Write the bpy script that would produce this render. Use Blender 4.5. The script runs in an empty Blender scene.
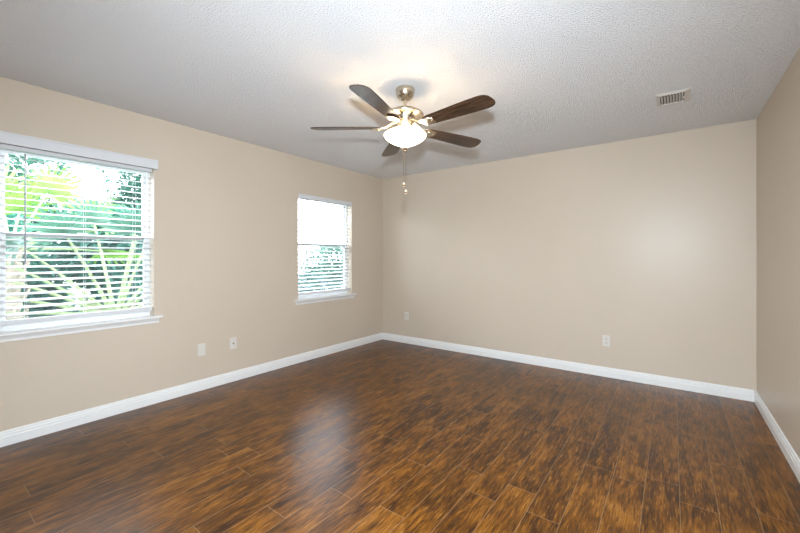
import bpy, bmesh, math, random
from mathutils import Vector, Matrix, noise

S = bpy.context.scene
COL = S.collection
R = math.radians

# ------------------------------------------------------------------ camera
cam_data = bpy.data.cameras.new('camera')
cam_data.sensor_width = 36.0
cam_data.lens = 371.0 / 800.0 * 36.0
cam_data.shift_y = -9.5 / 800.0
cam_data.clip_start = 0.02
cam = bpy.data.objects.new('camera', cam_data)
COL.objects.link(cam)
cam.location = (3.57, 0.0, 1.25)
cam.rotation_euler = (R(90), 0, R(36.35))
S.camera = cam

# ------------------------------------------------------------------ sky, sun, lights, exposure
world = bpy.data.worlds.new('overcast_sky')
S.world = world
world.use_nodes = True
wn = world.node_tree.nodes
wn['Background'].inputs['Color'].default_value = (0.83, 0.89, 1.0, 1)
wn['Background'].inputs['Strength'].default_value = 7.3

def add_light(name, kind, loc, energy, color=(1, 1, 1), rot=(0, 0, 0), **kw):
    l = bpy.data.lights.new(name, kind)
    l.energy = energy
    l.color = color
    for k, v in kw.items():
        setattr(l, k, v)
    o = bpy.data.objects.new(name, l)
    COL.objects.link(o)
    o.location = loc
    o.rotation_euler = rot
    return o

add_light('sun', 'SUN', (-2, 3, 6), 1.2, (1.0, 0.95, 0.86), (R(-32), R(-4), 0), angle=R(1.5))
# the photographer's flash, mounted on top of the camera
add_light('camera_flash', 'SPOT', (3.57, 0.0, 1.54), 300.0, (0.85, 0.955, 1.06), (R(72), 0, R(36.35)), shadow_soft_size=0.05, spot_size=R(156), spot_blend=1.0)

W1 = (0.40, 1.307)
W2 = (2.82, 3.727)
WZ = (0.745, 2.005)
for i, (a, b) in enumerate((W1, W2)):
    p = add_light('sky_portal', 'AREA', (-0.155, (a + b) / 2, (WZ[0] + WZ[1]) / 2), 1.0,
                  rot=(0, R(-90), 0), shape='RECTANGLE', size=WZ[1] - WZ[0], size_y=b - a)
    p.data.cycles.is_portal = True

S.cycles.diffuse_bounces = 8
S.cycles.max_bounces = 14
S.view_settings.view_transform = 'Standard'
S.view_settings.look = 'None'
S.view_settings.exposure = 1.0
S.view_settings.gamma = 1.0
S.view_settings.use_curve_mapping = False

# ------------------------------------------------------------------ node helpers
class NT:
    def __init__(self, name):
        self.m = bpy.data.materials.new(name)
        self.m.use_nodes = True
        self.t = self.m.node_tree
        self.t.nodes.clear()
        self.out = self.t.nodes.new('ShaderNodeOutputMaterial')

    def n(self, typ, ins=None, **props):
        nd = self.t.nodes.new(typ)
        for k, v in props.items():
            setattr(nd, k, v)
        if ins:
            for k, v in ins.items():
                self.put(nd.inputs[k], v)
        return nd

    def put(self, sock, v):
        if isinstance(v, bpy.types.NodeSocket):
            self.t.links.new(v, sock)
        elif isinstance(v, bpy.types.Node):
            self.t.links.new(v.outputs[0], sock)
        else:
            sock.default_value = v

    def math(self, op, a, b=0.0, c=0.0):
        nd = self.n('ShaderNodeMath', operation=op)
        self.put(nd.inputs[0], a)
        self.put(nd.inputs[1], b)
        self.put(nd.inputs[2], c)
        return nd.outputs[0]

    def mix(self, f, a, b, blend='MIX'):
        nd = self.n('ShaderNodeMix', data_type='RGBA', blend_type=blend)
        self.put(nd.inputs[0], f)
        self.put(nd.inputs[6], a)
        self.put(nd.inputs[7], b)
        return nd.outputs[2]

    def ramp(self, f, stops):
        nd = self.n('ShaderNodeValToRGB')
        el = nd.color_ramp.elements
        while len(el) < len(stops):
            el.new(0.5)
        for e, (p, c) in zip(el, stops):
            e.position = p
            e.color = tuple(c) + (1,) if len(c) == 3 else c
        self.put(nd.inputs[0], f)
        return nd.outputs[0]

    def coord(self, which='Object'):
        return self.n('ShaderNodeTexCoord').outputs[which]

    def surf(self, s):
        self.t.links.new(s.outputs[0], self.out.inputs['Surface'])
        return self.m


def simple(name, color, rough=0.5, metal=0.0, spec=0.5, bump=None, **extra):
    t = NT(name)
    ins = {'Base Color': tuple(color) + (1,), 'Roughness': rough, 'Metallic': metal, 'Specular IOR Level': spec}
    ins.update(extra)
    co = t.coord()
    nz = t.n('ShaderNodeTexNoise', {'Vector': co, 'Scale': (bump or (40, 0))[0], 'Detail': 4.0})
    # faint natural variation of tone
    c = t.mix(nz.outputs[0], tuple(x * 0.96 for x in color) + (1,), tuple(min(1, x * 1.03) for x in color) + (1,))
    ins['Base Color'] = c
    if bump:
        b = t.n('ShaderNodeBump', {'Height': nz.outputs[0], 'Strength': 1.0, 'Distance': bump[1]})
        ins['Normal'] = b.outputs[0]
    p = t.n('ShaderNodeBsdfPrincipled', ins)
    return t.surf(p)


def mat_wall():
    t = NT('greige_wall_paint')
    co = t.coord()
    n1 = t.n('ShaderNodeTexNoise', {'Vector': co, 'Scale': 55.0, 'Detail': 3.0})
    n2 = t.n('ShaderNodeTexNoise', {'Vector': co, 'Scale': 1.3, 'Detail': 2.0})
    c = t.mix(n2.outputs[0], (0.57, 0.485, 0.385, 1), (0.615, 0.53, 0.43, 1))
    b = t.n('ShaderNodeBump', {'Height': n1.outputs[0], 'Strength': 0.5, 'Distance': 0.0006})
    p = t.n('ShaderNodeBsdfPrincipled', {'Base Color': c, 'Roughness': 0.38, 'Specular IOR Level': 0.27,
                                         'Normal': b.outputs[0]})
    return t.surf(p)


def mat_ceiling():
    t = NT('popcorn_ceiling')
    co = t.coord()
    n1 = t.n('ShaderNodeTexNoise', {'Vector': co, 'Scale': 100.0, 'Detail': 3.0, 'Roughness': 0.6})
    v = t.n('ShaderNodeTexVoronoi', {'Vector': co, 'Scale': 90.0})
    h = t.math('SUBTRACT', t.ramp(n1.outputs[0], [(0.35, (0, 0, 0)), (0.68, (1, 1, 1))]), t.math('MULTIPLY', v.outputs['Distance'], 0.5))
    b = t.n('ShaderNodeBump', {'Height': h, 'Strength': 1.0, 'Distance': 0.0062})
    p = t.n('ShaderNodeBsdfPrincipled', {'Base Color': (0.88, 0.89, 0.895, 1), 'Roughness': 0.9,
                                         'Specular IOR Level': 0.2, 'Normal': b.outputs[0]})
    return t.surf(p)


def mat_floor():
    t = NT('wood_look_plank_floor')
    PW, PL = 0.152, 0.92
    sep = t.n('ShaderNodeSeparateXYZ', {0: t.coord()})
    x, y = sep.outputs[0], sep.outputs[1]
    xr = t.math('DIVIDE', t.math('ADD', x, 0.05), PW)
    row = t.math('FLOOR', xr)
    wn_ = t.n('ShaderNodeTexWhiteNoise', {1: row}, noise_dimensions='1D')
    yo = t.math('DIVIDE', t.math('ADD', y, t.math('MULTIPLY', wn_.outputs[0], PL)), PL)
    col = t.math('FLOOR', yo)
    idv = t.n('ShaderNodeCombineXYZ', {0: row, 1: col})
    pid = t.n('ShaderNodeTexWhiteNoise', {0: idv.outputs[0]}, noise_dimensions='2D')
    # distance to the nearest plank edge, in metres
    fx = t.math('FRACT', xr)
    fy = t.math('FRACT', yo)
    ex = t.math('MULTIPLY', t.math('MINIMUM', fx, t.math('SUBTRACT', 1.0, fx)), PW)
    ey = t.math('MULTIPLY', t.math('MINIMUM', fy, t.math('SUBTRACT', 1.0, fy)), PL)
    e = t.math('MINIMUM', ex, ey)
    seam = t.math('SUBTRACT', 1.0, t.math('MULTIPLY', e, 1.0 / 0.0021))
    seam = t.math('MAXIMUM', seam, 0.0)
    seam = t.math('MINIMUM', t.math('MULTIPLY', seam, 2.0), 1.0)
    # grain, shifted per plank
    off = t.math('MULTIPLY', pid.outputs[0], 37.0)
    v1 = t.n('ShaderNodeCombineXYZ', {0: t.math('MULTIPLY', x, 26.0), 1: t.math('MULTIPLY', y, 5.0), 2: off})
    v2 = t.n('ShaderNodeCombineXYZ', {0: t.math('MULTIPLY', x, 150.0), 1: t.math('MULTIPLY', y, 12.0), 2: off})
    v3 = t.n('ShaderNodeCombineXYZ', {0: t.math('MULTIPLY', x, 7.0), 1: t.math('MULTIPLY', y, 2.6), 2: off})
    g1 = t.n('ShaderNodeTexNoise', {'Vector': v1.outputs[0], 'Scale': 1.0, 'Detail': 5.0, 'Roughness': 0.62, 'Distortion': 0.35})
    g2 = t.n('ShaderNodeTexNoise', {'Vector': v2.outputs[0], 'Scale': 1.0, 'Detail': 3.0, 'Roughness': 0.6})
    g3 = t.n('ShaderNodeTexNoise', {'Vector': v3.outputs[0], 'Scale': 1.0, 'Detail': 3.0, 'Roughness': 0.55})
    f = t.math('ADD', t.math('MULTIPLY', g1.outputs[0], 0.42), t.math('MULTIPLY', g2.outputs[0], 0.24))
    f = t.math('ADD', f, t.math('MULTIPLY', g3.outputs[0], 0.30))
    f = t.math('ADD', f, t.math('MULTIPLY', t.math('SUBTRACT', pid.outputs[0], 0.5), 0.045))
    c = t.ramp(f, [(0.38, (0.034, 0.010, 0.001)), (0.44, (0.074, 0.025, 0.002)), (0.50, (0.140, 0.048, 0.003)),
                   (0.56, (0.210, 0.078, 0.007)), (0.64, (0.28, 0.118, 0.018))])
    v4 = t.n('ShaderNodeCombineXYZ', {0: t.math('MULTIPLY', x, 170.0), 1: t.math('MULTIPLY', y, 11.0), 2: off})
    g4 = t.n('ShaderNodeTexNoise', {'Vector': v4.outputs[0], 'Scale': 1.0, 'Detail': 2.0, 'Distortion': 0.4})
    dark = t.ramp(g4.outputs[0], [(0.33, (0.40, 0.34, 0.30)), (0.45, (1, 1, 1))])
    pale = t.ramp(g2.outputs[0], [(0.56, (0, 0, 0)), (0.70, (1, 1, 1))])
    c = t.mix(t.math('MULTIPLY', pale, 0.35), c, (0.38, 0.185, 0.045, 1))
    c = t.mix(1.0, c, dark, 'MULTIPLY')
    c = t.mix(t.math('MULTIPLY', seam, 0.48), c, (0.30, 0.19, 0.10, 1))
    rough = t.math('ADD', 0.27, t.math('MULTIPLY', g1.outputs[0], 0.10))
    hgt = t.math('SUBTRACT', t.math('MULTIPLY', f, 0.8), t.math('MULTIPLY', seam, 1.0))
    b = t.n('ShaderNodeBump', {'Height': hgt, 'Strength': 0.5, 'Distance': 0.0009})
    p = t.n('ShaderNodeBsdfPrincipled', {'Base Color': c, 'Roughness': rough, 'Specular IOR Level': 0.38,
                                         'Normal': b.outputs[0]})
    return t.surf(p)


def mat_blade():
    t = NT('walnut_blade')
    co = t.coord('Generated')
    mp = t.n('ShaderNodeMapping', {'Vector': co, 'Scale': (2.5, 26.0, 1.0)})
    g = t.n('ShaderNodeTexNoise', {'Vector': mp.outputs[0], 'Scale': 1.0, 'Detail': 6.0, 'Roughness': 0.65, 'Distortion': 0.6})
    c = t.ramp(g.outputs[0], [(0.34, (0.016, 0.008, 0.005)), (0.5, (0.050, 0.025, 0.013)), (0.66, (0.15, 0.080, 0.040))])
    p = t.n('ShaderNodeBsdfPrincipled', {'Base Color': c, 'Roughness': 0.27, 'Specular IOR Level': 0.5})
    return t.surf(p)


def mat_glass():
    t = NT('window_glass')
    fr = t.n('ShaderNodeFresnel', {'IOR': 1.45})
    geo = t.n('ShaderNodeNewGeometry')
    fac = t.math('MULTIPLY', fr.outputs[0], t.math('SUBTRACT', 1.0, geo.outputs['Backfacing']))
    tr = t.n('ShaderNodeBsdfTransparent', {'Color': (0.965, 0.985, 0.985, 1)})
    gl = t.n('ShaderNodeBsdfGlossy', {'Roughness': 0.0})
    m = t.n('ShaderNodeMixShader', {0: fac, 1: tr.outputs[0], 2: gl.outputs[0]})
    return t.surf(m)


def mat_screen():
    t = NT('insect_screen_mesh')
    tr = t.n('ShaderNodeBsdfTransparent')
    df = t.n('ShaderNodeBsdfDiffuse', {'Color': (0.20, 0.22, 0.22, 1)})
    m = t.n('ShaderNodeMixShader', {0: 0.24, 1: tr.outputs[0], 2: df.outputs[0]})
    return t.surf(m)


def mat_leaf(name, ca, cb, scale=3.0, transl=0.4):
    t = NT(name)
    nz = t.n('ShaderNodeTexNoise', {'Vector': t.coord(), 'Scale': scale, 'Detail': 4.0})
    c = t.ramp(nz.outputs[0], [(0.35, ca), (0.65, cb)])
    p = t.n('ShaderNodeBsdfPrincipled', {'Base Color': c, 'Roughness': 0.4})
    tl = t.n('ShaderNodeBsdfTranslucent', {'Color': c})
    m = t.n('ShaderNodeMixShader', {0: transl, 1: p.outputs[0], 2: tl.outputs[0]})
    return t.surf(m)


def mat_bowl():
    t = NT('lit_frosted_glass')
    nz = t.n('ShaderNodeTexNoise', {'Vector': t.coord(), 'Scale': 9.0, 'Detail': 2.0})
    c = t.mix(nz.outputs[0], (1.0, 0.80, 0.58, 1), (1.0, 0.84, 0.64, 1))
    e = t.n('ShaderNodeEmission', {'Color': c, 'Strength': 4.0})
    g = t.n('ShaderNodeBsdfPrincipled', {'Base Color': (0.9, 0.88, 0.84, 1), 'Roughness': 0.25})
    a = t.n('ShaderNodeAddShader', {0: e.outputs[0], 1: g.outputs[0]})
    return t.surf(a)


def mat_slat():
    t = NT('white_blind_slat')
    nz = t.n('ShaderNodeTexNoise', {'Vector': t.coord(), 'Scale': 20.0})
    c = t.mix(nz.outputs[0], (0.64, 0.65, 0.66, 1), (0.68, 0.69, 0.70, 1))
    p = t.n('ShaderNodeBsdfPrincipled', {'Base Color': c, 'Roughness': 0.4})
    return t.surf(p)


M = dict(
    wall=mat_wall(), ceiling=mat_ceiling(), floor=mat_floor(), blade=mat_blade(), glass=mat_glass(),
    screen=mat_screen(), bowl=mat_bowl(), slat=mat_slat(),
    trim=simple('white_trim_paint', (0.80, 0.80, 0.78), 0.35, bump=(12, 0.0004)),
    vinyl=simple('white_window_vinyl', (0.74, 0.75, 0.75), 0.4),
    alu=simple('grey_window_metal', (0.36, 0.37, 0.36), 0.45),
    exterior=simple('exterior_stucco', (0.62, 0.60, 0.56), 0.9, bump=(60, 0.004)),
    nickel=simple('brushed_nickel', (0.60, 0.52, 0.41), 0.26, metal=1.0, bump=(90, 0.0003)),
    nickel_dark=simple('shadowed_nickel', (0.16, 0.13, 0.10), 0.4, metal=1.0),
    plastic=simple('white_plastic', (0.68, 0.64, 0.58), 0.35),
    slot=simple('dark_slot', (0.05, 0.045, 0.04), 0.6),
    duct=simple('duct_interior', (0.02, 0.02, 0.02), 0.9),
    vent=simple('vent_enamel', (0.66, 0.63, 0.58), 0.5),
    cord=simple('white_cord', (0.75, 0.75, 0.73), 0.7),
    wand=simple('clear_grey_wand', (0.30, 0.32, 0.34), 0.25),
    fob_wood=simple('brown_fob_wood', (0.20, 0.10, 0.05), 0.4),
    fob_cream=simple('cream_fob', (0.78, 0.66, 0.48), 0.35),
    lawn=mat_leaf('lawn_grass', (0.03, 0.065, 0.035), (0.07, 0.12, 0.07), 9.0, 0.1),
    leaf_dark=mat_leaf('dark_leaf', (0.020, 0.120, 0.085), (0.075, 0.26, 0.19), 2.2, 0.3),
    leaf_mid=mat_leaf('mid_leaf', (0.022, 0.095, 0.060), (0.080, 0.190, 0.130), 2.5, 0.35),
    leaf_lime=mat_leaf('lime_frond', (0.075, 0.19, 0.02), (0.18, 0.31, 0.06), 4.0, 0.45),
    leaf_pale=mat_leaf('pale_leaf', (0.022, 0.075, 0.068), (0.08, 0.155, 0.14), 2.0, 0.35),
    petiole=simple('pale_green_petiole', (0.28, 0.37, 0.18), 0.45),
    bark=simple('fibrous_bark', (0.30, 0.26, 0.20), 0.9, bump=(30, 0.01)),
)

# ------------------------------------------------------------------ geometry helpers
def obj(name, bm, mat, parent=None, smooth=False, bevel=0.0):
    me = bpy.data.meshes.new(name)
    bmesh.ops.recalc_face_normals(bm, faces=bm.faces) if bm.faces else None
    bm.to_mesh(me)
    bm.free()
    me.materials.append(mat)
    if smooth:
        for p in me.polygons:
            p.use_smooth = True
    o = bpy.data.objects.new(name, me)
    COL.objects.link(o)
    if parent:
        o.parent = parent
    if bevel:
        md = o.modifiers.new('bevel', 'BEVEL')
        md.width = bevel
        md.segments = 2
        md.limit_method = 'ANGLE'
    if smooth:
        md = o.modifiers.new('edges', 'EDGE_SPLIT')
        md.split_angle = R(40)
    return o

def thing(name, label, cat, loc=(0, 0, 0), rz=0.0, group=None):
    o = bpy.data.objects.new(name, None)
    COL.objects.link(o)
    o.empty_display_size = 0.05
    o.location = loc
    o.rotation_euler = (0, 0, rz)
    o['label'] = label
    o['category'] = cat
    if group:
        o['group'] = group
    return o

def box(bm, x0, x1, y0, y1, z0, z1, mtx=None):
    vs = [bm.verts.new(v) for v in ((x0, y0, z0), (x1, y0, z0), (x1, y1, z0), (x0, y1, z0),
                                    (x0, y0, z1), (x1, y0, z1), (x1, y1, z1), (x0, y1, z1))]
    for f in ((0, 3, 2, 1), (4, 5, 6, 7), (0, 1, 5, 4), (1, 2, 6, 5), (2, 3, 7, 6), (3, 0, 4, 7)):
        bm.faces.new([vs[i] for i in f])
    if mtx is not None:
        for v in vs:
            v.co = mtx @ v.co
    return vs

def boxes(*lst):
    bm = bmesh.new()
    for b in lst:
        box(bm, *b)
    return bm

def lathe(bm, prof, seg=40, mtx=None):
    rings = []
    for r, z in prof:
        if r < 1e-6:
            rings.append([bm.verts.new((0, 0, z))])
        else:
            rings.append([bm.verts.new((r * math.cos(2 * math.pi * k / seg), r * math.sin(2 * math.pi * k / seg), z)) for k in range(seg)])
    for a, b in zip(rings, rings[1:]):
        if len(a) == 1 and len(b) == 1:
            continue
        for k in range(seg):
            k2 = (k + 1) % seg
            if len(a) == 1:
                bm.faces.new((a[0], b[k2], b[k]))
            elif len(b) == 1:
                bm.faces.new((a[k], a[k2], b[0]))
            else:
                bm.faces.new((a[k], a[k2], b[k2], b[k]))
    if mtx is not None:
        for ring in rings:
            for v in ring:
                v.co = mtx @ v.co

def tube(bm, pts, rad, seg=8, cap=True):
    pts = [Vector(p) for p in pts]
    if not isinstance(rad, (list, tuple)):
        rad = [rad] * len(pts)
    rings = []
    for i, p in enumerate(pts):
        d = (pts[min(i + 1, len(pts) - 1)] - pts[max(i - 1, 0)]).normalized()
        a = Vector((0, 0, 1)) if abs(d.z) < 0.9 else Vector((1, 0, 0))
        u = d.cross(a).normalized()
        w = d.cross(u)
        rings.append([bm.verts.new(p + (u * math.cos(2 * math.pi * k / seg) + w * math.sin(2 * math.pi * k / seg)) * rad[i]) for k in range(seg)])
    for a, b in zip(rings, rings[1:]):
        for k in range(seg):
            bm.faces.new((a[k], a[(k + 1) % seg], b[(k + 1) % seg], b[k]))
    if cap:
        bm.faces.new(rings[0])
        bm.faces.new(rings[-1])

def prism(bm, prof, axis, a, b, base):
    """sweep a closed (depth, z) profile along 'x' or 'y' from a to b; depth is measured from base by a sign"""
    pos, sgn = base
    r0, r1 = [], []
    for d, z in prof:
        q = pos + sgn * d
        if axis == 'y':
            r0.append(bm.verts.new((q, a, z)))
            r1.append(bm.verts.new((q, b, z)))
        else:
            r0.append(bm.verts.new((a, q, z)))
            r1.append(bm.verts.new((b, q, z)))
    n = len(prof)
    for k in range(n):
        bm.faces.new((r0[k], r0[(k + 1) % n], r1[(k + 1) % n], r1[k]))
    bm.faces.new(r0)
    bm.faces.new(r1)

def struct(name, bm, mat, **kw):
    o = obj(name, bm, mat, **kw)
    o['kind'] = 'structure'
    return o

# ------------------------------------------------------------------ room shell
RX, RY0, RY1, H, T = 4.15, -0.62, 4.40, 2.44, 0.15
struct('floor', boxes((0, RX, RY0, RY1, -0.1, 0)), M['floor'])
struct('ceiling', boxes((-0.0, RX, RY0, RY1, H, H + 0.15)), M['ceiling'])
wl = []
ys = [RY0 - T, W1[0], W1[1], W2[0], W2[1], RY1 + T]
for i in range(5):
    if i in (1, 3):
        wl.append((-T, 0, ys[i], ys[i + 1], -0.1, WZ[0]))
        wl.append((-T, 0, ys[i], ys[i + 1], WZ[1], H + 0.15))
    else:
        wl.append((-T, 0, ys[i], ys[i + 1], -0.1, H + 0.15))
bm = boxes(*wl)
bmesh.ops.remove_doubles(bm, verts=bm.verts, dist=1e-5)
struct('wall_left', bm, M['wall'])
struct('wall_back', boxes((0, RX, RY1, RY1 + T, -0.1, H + 0.15)), M['wall'])
struct('wall_right', boxes((RX, RX + T, RY0 - T, RY1 + T, -0.1, H + 0.15)), M['wall'])
struct('wall_front', boxes((0, RX, RY0 - T, RY0, -0.1, H + 0.15)), M['wall'])
struct('trim_roof_eave', boxes((-0.35, RX + T, RY0 - T, RY1 + T, H + 0.15, H + 0.27)), M['exterior'])

bp = [(0, 0), (0.016, 0), (0.016, 0.058), (0.013, 0.064), (0.013, 0.076), (0.009, 0.082), (0.008, 0.092), (0.003, 0.099), (0, 0.099)]
for nm, ax, a, b, base in (('baseboard_left', 'y', RY0, RY1, (0, 1)), ('baseboard_back', 'x', 0.016, RX - 0.016, (RY1, -1)),
                           ('baseboard_right', 'y', RY0, RY1, (RX, -1)), ('baseboard_front', 'x', 0.016, RX - 0.016, (RY0, 1))):
    bm = bmesh.new()
    prism(bm, bp, ax, a, b, base)
    struct(nm, bm, M['trim'])

# ------------------------------------------------------------------ windows
def window(idx, y0, y1):
    z0, z1 = WZ
    xo = -0.145
    bm = boxes((xo, -0.085, y0, y0 + 0.022, z0, z1), (xo, -0.085, y1 - 0.022, y1, z0, z1),
               (xo, -0.085, y0 + 0.022, y1 - 0.022, z1 - 0.022, z1), (xo, -0.085, y0 + 0.022, y1 - 0.022, z0, z0 + 0.03))
    root = struct('window_%d' % idx, bm, M['vinyl'], bevel=0.002)
    zm = 1.405
    a, b = y0 + 0.022, y1 - 0.022
    s = 0.022
    # upper sash sits outside, lower sash inside
    for nm, xa, xb, za, zb in (('upper_sash', -0.140, -0.118, zm - 0.015, z1 - 0.022), ('lower_sash', -0.116, -0.092, z0 + 0.03, zm + 0.017)):
        o = obj(nm, boxes((xa, xb, a, a + s, za, zb), (xa, xb, b - s, b, za, zb),
                          (xa, xb, a + s, b - s, zb - (0.02 if nm[0] == 'u' else 0.03), zb), (xa, xb, a + s, b - s, za, za + 0.03)),
                M['vinyl'] if nm[0] == 'u' else M['vinyl'], root, bevel=0.002)
        xm = (xa + xb) / 2
        obj('glass_pane', boxes((xm - 0.002, xm + 0.002, a + s - 0.004, b - s + 0.004, za + 0.026, zb - 0.018)), M['glass'], o)
        if nm[0] == 'l':
            obj('meeting_rail_strip', boxes((xb - 0.001, xb + 0.006, a + s, b - s, zb - 0.030, zb - 0.012)), M['alu'], o)
            ym = (a + b) / 2
            obj('sash_lock', boxes((xb - 0.012, xb + 0.014, ym - 0.03, ym + 0.03, zb, zb + 0.012)), M['vinyl'], o, bevel=0.003)
    bm = bmesh.new()
    vs = [bm.verts.new(v) for v in ((-0.1425, a, z0 + 0.03), (-0.1425, b, z0 + 0.03), (-0.1425, b, zm), (-0.1425, a, zm))]
    bm.faces.new(vs)
    obj('insect_screen', bm, M['screen'], root)
    # stool with horns and an apron below it
    bm = boxes((-0.085, 0.001, y0 + 0.001, y1 - 0.001, z0 - 0.018, z0 + 0.003))
    prism(bm, [(0, z0 - 0.018), (0.034, z0 - 0.018), (0.042, z0 - 0.013), (0.042, z0 - 0.004), (0.036, z0 + 0.003), (0, z0 + 0.003)],
          'y', y0 - 0.055, y1 + 0.055, (0, 1))
    o = obj('window_sill', bm, M['trim'], root)
    bm = bmesh.new()
    prism(bm, [(0, z0 - 0.058), (0.012, z0 - 0.058), (0.014, z0 - 0.040), (0.024, z0 - 0.024), (0.026, z0 - 0.018), (0, z0 - 0.018)],
          'y', y0 - 0.035, y1 + 0.035, (0, 1))
    obj('apron', bm, M['trim'], root)
    return root

window(1, *W1)
window(2, *W2)

# ------------------------------------------------------------------ blinds
def slat_sheet(bm, y0, y1, xc, zc, tilt=R(3), w=0.050, th=0.0028, crown=0.0025):
    n = 6
    up, dn = [], []
    for i in range(n + 1):
        s = (i / n - 0.5) * w
        c = crown * (1 - (2 * i / n - 1) ** 2)
        for lst, h in ((up, c + th / 2), (dn, c - th / 2)):
            x = s * math.cos(tilt) - h * math.sin(tilt)
            z = s * math.sin(tilt) + h * math.cos(tilt)
            lst.append((bm.verts.new((xc + x, y0, zc + z)), bm.verts.new((xc + x, y1, zc + z))))
    for i in range(n):
        bm.faces.new((up[i][0], up[i + 1][0], up[i + 1][1], up[i][1]))
        bm.faces.new((dn[i][0], dn[i][1], dn[i + 1][1], dn[i + 1][0]))
        for k in (0, 1):
            bm.faces.new([up[i][k], dn[i][k], dn[i + 1][k], up[i + 1][k]])
    bm.faces.new((up[0][0], up[0][1], dn[0][1], dn[0][0]))
    bm.faces.new((up[n][0], dn[n][0], dn[n][1], up[n][1]))

def blind(y0, y1, label, front, wide):
    zt = WZ[1]
    root = thing('window_blind', label, 'window blind', (0, (y0 + y1) / 2, WZ[0] + 0.02), 0, 'white slatted blinds on the left wall windows')
    ox = Vector(root.location)
    def P(nm, bm, mat, **kw):
        for v in bm.verts:
            v.co -= ox
        return obj(nm, bm, mat, root, **kw)
    a, b = y0 + 0.006, y1 - 0.006
    xc = -0.045
    P('head_rail', boxes((xc - 0.026, xc + 0.026, a, b, zt - 0.030, zt - 0.002)), M['slat'])
    if front:   # valance clipped in front of the wall face, slightly wider than the opening
        bm = boxes((0.046, 0.054, y0 - 0.012, y1 + 0.012, zt - 0.012, zt + 0.062),
                   (0.002, 0.046, y0 - 0.012, y0 - 0.004, zt - 0.012, zt + 0.062),
                   (0.002, 0.046, y1 + 0.004, y1 + 0.012, zt - 0.012, zt + 0.062),
                   (0.040, 0.058, y0 - 0.014, y1 + 0.014, zt + 0.052, zt + 0.064))
    else:
        bm = boxes((-0.004, 0.004, y0 + 0.002, y1 - 0.002, zt - 0.054, zt - 0.002),
                   (-0.006, 0.007, y0 + 0.002, y1 - 0.002, zt - 0.012, zt - 0.002))
    P('valance', bm, M['slat'], bevel=0.002)
    zb = 0.812
    pitch = 0.0465
    zs = []
    z = zb + 0.045
    while z < zt - 0.05:
        zs.append(z)
        z += pitch
    bm = bmesh.new()
    for z in zs:
        slat_sheet(bm, a, b, xc, z, R(random.uniform(-13.5, -12.0)))
    P('slats', bm, M['slat'], smooth=True)
    bm = bmesh.new()
    prism(bm, [(-0.026, zb - 0.018), (0.026, zb - 0.018), (0.026, zb + 0.004), (0.022, zb + 0.010), (-0.022, zb + 0.010), (-0.026, zb + 0.004)],
          'y', a, b, (xc, 1))
    P('bottom_rail', bm, M['slat'])
    for fy in (0.14, 0.5, 0.86):
        y = a + (b - a) * fy
        bm = bmesh.new()
        for xx in (xc - 0.0275, xc + 0.0275):
            tube(bm, [(xx, y, zb), (xx, y, zt - 0.04)], 0.0009, 5)
        for z in zs:
            tube(bm, [(xc - 0.0275, y, z - 0.004), (xc + 0.0275, y, z - 0.002)], 0.0006, 4)
        P('ladder_cord', bm, M['cord'])
    bm = bmesh.new()
    yw = y0 + 0.125
    tube(bm, [(-0.004, yw, zt - 0.05), (-0.004, yw, 1.235)], 0.0042, 6)
    tube(bm, [(-0.004, yw, 1.235), (-0.004, yw, 1.20)], [0.0042, 0.006], 6)
    P('tilt_wand', bm, M['wand'])
    return root

random.seed(3)
blind(*W1, 'white slatted blind on the near window at the left, palm fronds showing through', True, True)
blind(*W2, 'white slatted blind on the far window next to the room corner, pale sky showing through', False, False)

# ------------------------------------------------------------------ wall plates
def plate(label, kind, loc, rz, group=None):
    t = thing('wall_plate' if kind == 'blank' else 'wall_outlet', label, 'wall plate' if kind == 'blank' else 'outlet', loc, rz, group)
    # local frame: plate face looks along -Y, x = width
    bm = bmesh.new()
    w, h, d = 0.037, 0.059, 0.006
    vs0 = [bm.verts.new(v) for v in ((-w, 0, -h), (w, 0, -h), (w, 0, h), (-w, 0, h))]
    vs1 = [bm.verts.new(v) for v in ((-w, -d * .4, -h), (w, -d * .4, -h), (w, -d * .4, h), (-w, -d * .4, h))]
    k = 0.004
    vs2 = [bm.verts.new(v) for v in ((-w + k, -d, -h + k), (w - k, -d, -h + k), (w - k, -d, h - k), (-w + k, -d, h - k))]
    for A, B in ((vs0, vs1), (vs1, vs2)):
        for i in range(4):
            bm.faces.new((A[i], A[(i + 1) % 4], B[(i + 1) % 4], B[i]))
    bm.faces.new(vs0)
    bm.faces.new(vs2)
    obj('plate', bm, M['plastic'], t)
    rot = Matrix.Rotation(R(90), 4, 'X')
    if kind == 'duplex':
        for s in (-1, 1):
            bm = bmesh.new()
            lathe(bm, [(0, 0.0085), (0.0155, 0.0085), (0.017, 0.0075), (0.017, 0.0055), (0, 0.0055)], 24,
                  Matrix.Translation((0, 0, s * 0.0195)) @ rot)
            r = obj('receptacle', bm, M['plastic'], t)
            z = s * 0.0195
            obj('slots', boxes((-0.0075, -0.0050, -0.0092, -0.0084, z - 0.002, z + 0.008), (0.0050, 0.0075, -0.0092, -0.0084, z - 0.001, z + 0.007),
                               (-0.0025, 0.0025, -0.0092, -0.0084, z - 0.0105, z - 0.0055)), M['slot'], r)
        scr = (0,)
    elif kind == 'jack':
        bm = bmesh.new()
        lathe(bm, [(0, 0.013), (0.004, 0.013), (0.004, 0.0085), (0.0075, 0.0085), (0.0075, 0.0055), (0, 0.0055)], 16, rot)
        obj('jack', bm, M['nickel'], t)
        scr = (-0.042, 0.042)
    else:
        scr = (-0.042, 0.042)
    for z in scr:
        bm = bmesh.new()
        lathe(bm, [(0, 0.0072), (0.003, 0.0068), (0.0035, 0.0055), (0, 0.0055)], 12, Matrix.Translation((0, 0, z)) @ rot)
        obj('screw', bm, M['vent'], t)

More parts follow.
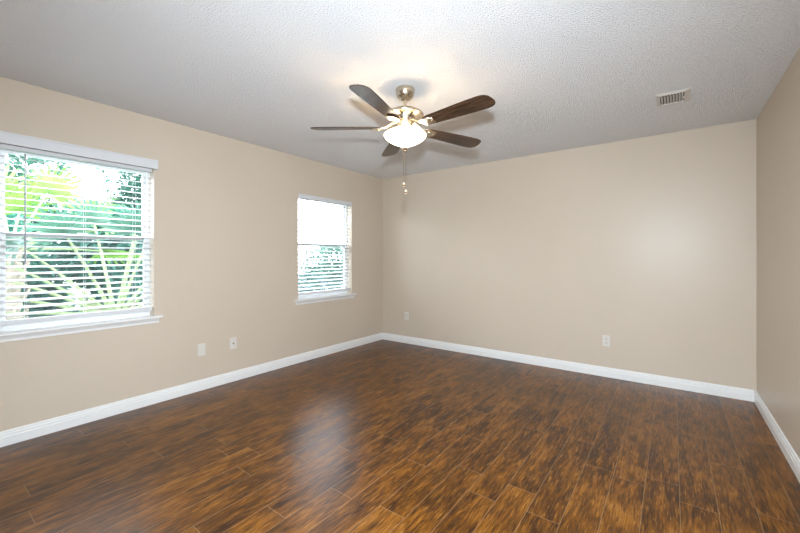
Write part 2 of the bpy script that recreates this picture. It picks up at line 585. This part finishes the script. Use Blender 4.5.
plate('blank white wall plate, left one of the pair low on the left wall', 'blank', (0.0, 1.703, 0.376), R(90))
plate('white plate with a small centre jack, right one of the pair on the left wall', 'jack', (0.0, 2.014, 0.380), R(90))
plate('white duplex outlet at the left end of the back wall, beside the room corner', 'duplex', (0.452, RY1, 0.390), 0, 'duplex outlets on the back wall')
plate('white duplex outlet low in the right half of the back wall', 'duplex', (3.010, RY1, 0.374), 0, 'duplex outlets on the back wall')

# ------------------------------------------------------------------ ceiling vent
def vent():
    x0, x1, y0, y1 = 3.470, 3.672, 3.312, 3.560
    cx, cy = (x0 + x1) / 2, (y0 + y1) / 2
    t = thing('ceiling_vent', 'off-white metal ceiling vent with slanted louvres near the right wall', 'ceiling vent', (cx, cy, H))
    hx, hy = (x1 - x0) / 2, (y1 - y0) / 2
    f = 0.022
    bm = bmesh.new()
    # bevelled frame: outer rim at the ceiling, inner lip lower
    o = [(-hx, -hy), (hx, -hy), (hx, hy), (-hx, hy)]
    g = 0.036
    i_ = [(-hx + f, -hy + f), (hx - g, -hy + f), (hx - g, hy - f), (-hx + f, hy - f)]
    levels = [(o, 0.0), (o, -0.003), (i_, -0.012), (i_, 0.0)]
    rings = [[bm.verts.new((x, y, z)) for x, y in pts] for pts, z in levels]
    for A, B in zip(rings, rings[1:]):
        for k in range(4):
            bm.faces.new((A[k], A[(k + 1) % 4], B[(k + 1) % 4], B[k]))
    obj('frame', bm, M['vent'], t)
    obj('duct_opening', boxes((-hx + f, hx - g, -hy + f, hy - f, -0.0016, -0.0002)), M['duct'], t)
    # main bank of curved louvres running front to back
    xa, xb = -hx + f + 0.002, hx - g - 0.018
    n = 7
    for k in range(n):
        xc = xa + (xb - xa) * (k + 0.5) / n
        bm = bmesh.new()
        m = Matrix.Translation((xc, 0, -0.0080)) @ Matrix.Rotation(R(38), 4, 'Y')
        box(bm, -0.0078, 0.0078, -hy + f + 0.022, hy - f, -0.0005, 0.0005, m)
        obj('louvre', bm, M['vent'], t)
    for k in range(1):
        xc = xb + 0.007
        bm = bmesh.new()
        m = Matrix.Translation((xc, 0, -0.0080)) @ Matrix.Rotation(R(-38), 4, 'Y')
        box(bm, -0.0065, 0.0065, -hy + f, hy - f, -0.0005, 0.0005, m)
        obj('louvre', bm, M['vent'], t)
    obj('lever', boxes((hx - g - 0.006, hx - g, -0.01, 0.012, -0.020, -0.010)), M['vent'], t)
vent()

# ------------------------------------------------------------------ ceiling fan
FX, FY = 2.042, 2.138
def fan():
    t = thing('ceiling_fan', 'brushed nickel ceiling fan with five dark walnut blades and lit glass bowl', 'ceiling fan', (FX, FY, H))
    def Z(z):
        return z - H
    def L(nm, prof, mat, parent=t, seg=48):
        bm = bmesh.new()
        lathe(bm, [(r, Z(z)) for r, z in prof], seg)
        return obj(nm, bm, mat, parent, smooth=True)
    L('canopy', [(0, 2.439), (0.066, 2.439), (0.068, 2.432), (0.067, 2.415), (0.063, 2.398), (0.053, 2.380), (0.040, 2.368), (0.024, 2.362), (0, 2.361)], M['nickel'])
    L('downrod', [(0, 2.364), (0.0125, 2.364), (0.0125, 2.304), (0.020, 2.301), (0.020, 2.290), (0, 2.290)], M['nickel'], seg=24)
    mh = L('motor_housing', [(0, 2.298), (0.030, 2.297), (0.060, 2.293), (0.096, 2.283), (0.122, 2.268), (0.132, 2.256), (0.130, 2.248), (0.112, 2.243), (0.078, 2.240),
                        (0.072, 2.225), (0.062, 2.195), (0.054, 2.180), (0, 2.178)], M['nickel'])
    bm = bmesh.new()
    for k in range(20):
        a = 2 * math.pi * k / 20
        m = Matrix.Rotation(a, 4, 'Z') @ Matrix.Translation((0.0675, 0, Z(2.212))) @ Matrix.Rotation(R(20), 4, 'Y')
        box(bm, -0.003, 0.0035, -0.004, 0.004, -0.008, 0.008, m)
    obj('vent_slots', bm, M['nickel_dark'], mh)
    L('switch_housing', [(0, 2.180), (0.048, 2.180), (0.050, 2.168), (0.066, 2.164), (0.070, 2.158), (0.066, 2.152), (0.071, 2.146), (0.067, 2.134), (0.071, 2.128), (0.066, 2.122), (0, 2.120)], M['nickel'])
    # open-topped frosted bowl
    bowl = L('glass_bowl', [(0.130, 2.126), (0.140, 2.124), (0.149, 2.116), (0.149, 2.107), (0.140, 2.092), (0.118, 2.074), (0.090, 2.058), (0.060, 2.045), (0.034, 2.036), (0, 2.033)], M['bowl'])
    fin = L('finial', [(0, 2.034), (0.018, 2.030), (0.022, 2.018), (0.016, 2.008), (0.010, 2.004), (0.011, 1.998), (0.006, 1.992), (0, 1.990)], M['nickel'], seg=24)
    # blades and irons
    zb = 2.170
    pitch = R(-11.5)
    droop = (-1.2, -0.8, 1.4, 1.5, -1.4)   # the blades do not all hang quite level
    for k in range(5):
        ang = R(-77.7 + 72 * k)
        piv = Matrix.Rotation(ang, 4, 'Z')
        e_iron = bmesh.new()
        # iron: an arm from under the motor flaring into a plate
        pts = [(0.058, 0.022, 2.215), (0.095, 0.018, 2.200), (0.135, 0.022, 2.176), (0.175, 0.040, 2.166), (0.225, 0.042, 2.166), (0.255, 0.020, 2.166)]
        up, lo = [], []
        for r, w, z in pts:
            tw = 0.0 if r < 0.14 else pitch
            row_u = []
            row_l = []
            for s in (-1, 1):
                dy = s * w
                zz = Z(z) + dy * math.tan(tw)
                row_u.append(e_iron.verts.new((r, dy, zz - 0.003)))
                row_l.append(e_iron.verts.new((r, dy, zz - 0.009)))
            up.append(row_u)
            lo.append(row_l)
        for i in range(len(pts) - 1):
            e_iron.faces.new((up[i][0], up[i + 1][0], up[i + 1][1], up[i][1]))
            e_iron.faces.new((lo[i][0], lo[i][1], lo[i + 1][1], lo[i + 1][0]))
            for s in (0, 1):
                e_iron.faces.new((up[i][s], lo[i][s], lo[i + 1][s], up[i + 1][s]))
        e_iron.faces.new((up[0][0], up[0][1], lo[0][1], lo[0][0]))
        e_iron.faces.new((up[-1][0], lo[-1][0], lo[-1][1], up[-1][1]))
        ir = obj('blade_iron', e_iron, M['nickel'], t, bevel=0.002)
        ir.rotation_euler = (0, 0, ang)
        for (r, dy) in ((0.192, -0.018), (0.192, 0.018), (0.238, 0.0)):
            bm = bmesh.new()
            lathe(bm, [(0, -0.0035), (0.004, -0.003), (0.0055, 0), (0, 0)], 12,
                  Matrix.Translation((r, dy, Z(2.166) + dy * math.tan(pitch) - 0.0088)))
            obj('screw', bm, M['nickel'], ir)
        # blade outline: r, left half width, right half width
        out = [(0.185, 0.034), (0.195, 0.048), (0.22, 0.053), (0.34, 0.060), (0.46, 0.066), (0.55, 0.070), (0.62, 0.070), (0.650, 0.065), (0.668, 0.055), (0.679, 0.040), (0.685, 0.018)]
        bm = bmesh.new()
        Lp = [(r, w) for r, w in out] + [(r - 0.006, -w * 0.98) for r, w in reversed(out)]
        th = 0.0055
        top = [bm.verts.new((r, w, th / 2)) for r, w in Lp]
        bot = [bm.verts.new((r, w, -th / 2)) for r, w in Lp]
        bm.faces.new(top)
        bm.faces.new(list(reversed(bot)))
        n = len(Lp)
        for i in range(n):
            bm.faces.new((top[i], bot[i], bot[(i + 1) % n], top[(i + 1) % n]))
        bl = obj('blade', bm, M['blade'], t, bevel=0.0012)
        mt = piv @ Matrix.Translation((0, 0, Z(zb - 0.004))) @ Matrix.Rotation(R(droop[k]), 4, 'Y') @ Matrix.Rotation(pitch, 4, 'X')
        bl.matrix_local = mt
    # two pull chains
    for (dx, dy, zf, m2) in ((-0.010, -0.006, 1.778, 0), (0.002, 0.002, 1.728, 1)):
        bm = bmesh.new()
        z = 1.998
        while z > zf:
            bmesh.ops.create_icosphere(bm, subdivisions=1, radius=0.0019, matrix=Matrix.Translation((dx + 0.002, dy, Z(z))))
            z -= 0.0042
        tube(bm, [(dx + 0.002, dy, Z(1.998)), (dx + 0.002, dy, Z(zf))], 0.0008, 4)
        ch = obj('pull_chain', bm, M['nickel'], t)
        bm = bmesh.new()
        lathe(bm, [(0, Z(zf)), (0.004, Z(zf)), (0.006, Z(zf - 0.006)), (0.0105, Z(zf - 0.014)), (0.011, Z(zf - 0.020)), (0.008, Z(zf - 0.027)), (0.003, Z(zf - 0.032)), (0, Z(zf - 0.033))], 16,
              Matrix.Translation((dx + 0.002, dy, 0)))
        obj('chain_fob', bm, M['fob_cream'], ch, smooth=True)
        bm = bmesh.new()
        lathe(bm, [(0, Z(zf - 0.017)), (0.0113, Z(zf - 0.017)), (0.0116, Z(zf - 0.020)), (0.0085, Z(zf - 0.0275)), (0, Z(zf - 0.0275))], 16,
              Matrix.Translation((dx + 0.002, dy, 0)))
        obj('fob_band', bm, M['fob_wood'], ch)
    # the bulbs inside the bowl
    lb = add_light('fan_bulbs', 'POINT', (0, 0, Z(2.090)), 6.5, (1.0, 0.72, 0.44), shadow_soft_size=0.045)
    lb.parent = t
fan()

# ------------------------------------------------------------------ outside
struct('ground', boxes((-24, -0.16, -14, 30, -0.35, -0.25)), M['lawn'])

def leaf(bm, p, d, up, ln, w, fold=0.25):
    d = d.normalized()
    side = d.cross(up)
    if side.length < 1e-3:
        side = d.cross(Vector((1, 0, 0)))
    side.normalize()
    nrm = side.cross(d)
    a = bm.verts.new(p)
    m = bm.verts.new(p + d * ln * 0.5 - nrm * w * fold)
    l = bm.verts.new(p + d * ln * 0.45 + side * w * 0.5)
    r = bm.verts.new(p + d * ln * 0.45 - side * w * 0.5)
    e = bm.verts.new(p + d * ln - Vector((0, 0, ln * 0.15)))
    bm.faces.new((a, l, m))
    bm.faces.new((a, m, r))
    bm.faces.new((l, e, m))
    bm.faces.new((m, e, r))

def shrub(label, x, y, rx, ry, h, mat, n, ls, seed, name='leafy_shrub', cat='shrub'):
    rnd = random.Random(seed)
    z0 = -0.25
    t = thing(name, label, cat, (x, y, z0), 0, 'garden shrubs outside the windows')
    bm = bmesh.new()
    # lumpy crown from several lobes
    lobes = [(rnd.uniform(-.5, .5) * rx, rnd.uniform(-.5, .5) * ry, h * rnd.uniform(0.12, 0.82), rnd.uniform(.5, .75)) for _ in range(12)]
    for i in range(n):
        lx, ly, lz, s = rnd.choice(lobes)
        v = Vector((rnd.gauss(0, 1), rnd.gauss(0, 1), rnd.gauss(0, 1))).normalized()
        k = rnd.uniform(0.72, 1.05)
        p = Vector((lx + v.x * rx * s * k, ly + v.y * ry * s * k, max(0.05, lz + v.z * h * 0.38 * s * 1.1 * k)))
        p.z = min(p.z, h)
        d = (v + Vector((rnd.uniform(-.7, .7), rnd.uniform(-.7, .7), rnd.uniform(-.5, .6))))
        leaf(bm, p, d, Vector((rnd.uniform(-.4, .4), rnd.uniform(-.4, .4), 1)), ls * rnd.uniform(.7, 1.4), ls * 0.5 * rnd.uniform(.7, 1.2))
    obj('foliage', bm, mat, t)
    bm = bmesh.new()
    for k in range(6):
        lx, ly, lz, s = lobes[k]
        tube(bm, [(rnd.uniform(-.05, .05), rnd.uniform(-.05, .05), 0), (lx * 0.4, ly * 0.4, lz * 0.5), (lx, ly, lz)], [0.03, 0.022, 0.01], 6)
    obj('stems', bm, M['bark'], t)
    return t

def fan_leaf(bm, base, d, up, size, n=18, spread=R(200)):
    d = d.normalized()
    side = d.cross(up).normalized()
    nrm = side.cross(d)
    for i in range(n):
        a = (i / (n - 1) - 0.5) * spread
        dd = d * math.cos(a) + side * math.sin(a)
        ln = size * (1 - 0.25 * abs(a) / (spread / 2))
        w = size * 0.085
        sd = dd.cross(nrm).normalized()
        prev = None
        for k, (f, ww) in enumerate(((0.02, .25), (0.35, 1), (0.7, .7), (1.0, .02))):
            c = base + dd * ln * f - Vector((0, 0, 1)) * ln * 0.22 * f ** 2.2
            row = (bm.verts.new(c + sd * w * ww * .5 + nrm * 0.0), bm.verts.new(c - nrm * w * ww * .25), bm.verts.new(c - sd * w * ww * .5))
            if prev:
                bm.faces.new((prev[0], row[0], row[1], prev[1]))
                bm.faces.new((prev[1], row[1], row[2], prev[2]))
            prev = row

def fan_palm(label, x, y, hz, specs, fmat, seed):
    """specs: list of (direction vector, petiole length, fan size)"""
    rnd = random.Random(seed)
    z0 = -0.25
    t = thing('fan_palm', label, 'palm', (x, y, z0), 0, 'palms outside the near window')
    bm = bmesh.new()
    prof = []
    k = 0
    z = 0.0
    while z < hz:
        prof += [(0.085 + 0.02 * (k % 2), z), (0.10 + 0.01 * (k % 2), z + 0.05)]
        z += 0.06
        k += 1
    prof = [(0, 0)] + prof + [(0, z)]
    lathe(bm, prof, 14)
    # old leaf bases
    for i in range(26):
        a = i * 2.4
        zz = hz * (0.3 + 0.7 * i / 26)
        p = Vector((math.cos(a) * 0.08, math.sin(a) * 0.08, zz))
        tube(bm, [p, p + Vector((math.cos(a) * 0.07, math.sin(a) * 0.07, 0.10)), p + Vector((math.cos(a) * 0.09, math.sin(a) * 0.09, 0.17))], [0.028, 0.022, 0.012], 6)
    obj('trunk', bm, M['bark'], t)
    for d, ln, fs in specs:
        d = Vector(d).normalized()
        base = Vector((d.x * 0.05, d.y * 0.05, hz - 0.03))
        pts = []
        for q in range(7):
            f = q / 6
            pts.append(base + d * ln * f - Vector((0, 0, 1)) * ln * 0.10 * f * f)
        bm = bmesh.new()
        tube(bm, pts, [0.028, 0.021, 0.017, 0.015, 0.013, 0.012, 0.009], 6)
        pe = obj('petiole', bm, M['petiole'], t, smooth=True)
        bm = bmesh.new()
        dd = (pts[-1] - pts[-2]).normalized()
        upv = Vector((rnd.uniform(-.5, .9), rnd.uniform(-.5, .5), 1))
        fan_leaf(bm, pts[-1], dd, upv, fs)
        obj('fan_leaf', bm, fmat, pe)
    return t

# palm right behind the near window: its pale petioles radiate behind the glass
sp = []
for a, ex, ln in ((-78, -.08, 1.0), (-58, .08, 1.1), (-40, -.08, 1.1), (-24, .1, 1.05), (-8, -.1, 1.1), (8, .1, 1.0), (20, -.1, 1.1), (34, .1, 1.05),
                  (50, -.1, 1.0), (66, .1, .9), (80, -.1, .8), (-68, .05, 1.1), (-50, -.12, 1.15), (14, -.14, 1.15)):
    sp.append(((ex, math.sin(R(a)), math.cos(R(a)) + 0.02), ln, 0.44))
fan_palm('young fan palm with pale radiating stalks close outside the near window', -1.25, 1.40, 0.90, sp, M['leaf_mid'], 5)
sp = []
for a, ex, ln in ((-60, .08, 0.7), (-32, .1, 0.75), (-5, -.1, 0.75), (22, .1, 0.85), (46, -.1, 0.9), (68, .1, 0.95), (88, .0, 0.85), (-85, .0, .7), (8, .12, 0.5), (56, .12, 0.55)):
    sp.append(((ex, math.sin(R(a)), math.cos(R(a)) + 0.05), ln, 0.58))
fan_palm('taller fan palm with lime green fronds behind the upper sash of the near window', -2.75, 0.80, 1.62, sp, M['leaf_lime'], 8)

shrub('dark teal-green bush low behind the palms, at the left of the near window view', -4.35, 0.60, 0.75, 0.62, 2.05, M['leaf_dark'], 6500, 0.15, 22)
shrub('dark teal-green bush directly behind the radiating palm stalks', -4.35, 2.30, 0.75, 0.66, 2.25, M['leaf_dark'], 7000, 0.15, 21)
shrub('small dark bush filling the gap between the two dark teal-green bushes', -6.0, 1.50, 0.34, 0.62, 1.95, M['leaf_dark'], 5000, 0.14, 41)
shrub('tall mid green tree filling the left of the near window view', -8.0, 1.35, 1.0, 1.1, 4.0, M['leaf_mid'], 7000, 0.18, 23, 'leafy_tree', 'tree')
shrub('tall mid green tree filling the right of the near window view', -8.0, 3.85, 1.0, 1.1, 4.5, M['leaf_mid'], 7000, 0.18, 33, 'leafy_tree', 'tree')
shrub('dark bluish-green low bush seen low in the far window, nearest to the house', -2.6, 5.0, 0.8, 0.8, 1.20, M['leaf_pale'], 3200, 0.10, 25)
shrub('dark bluish-green low bush seen behind the nearest one through the far window', -2.6, 7.1, 0.9, 0.9, 1.35, M['leaf_pale'], 3200, 0.10, 26)
shrub('mid green bush farthest from the house in the far window view', -5.6, 8.6, 1.4, 1.4, 1.75, M['leaf_mid'], 3200, 0.16, 27)
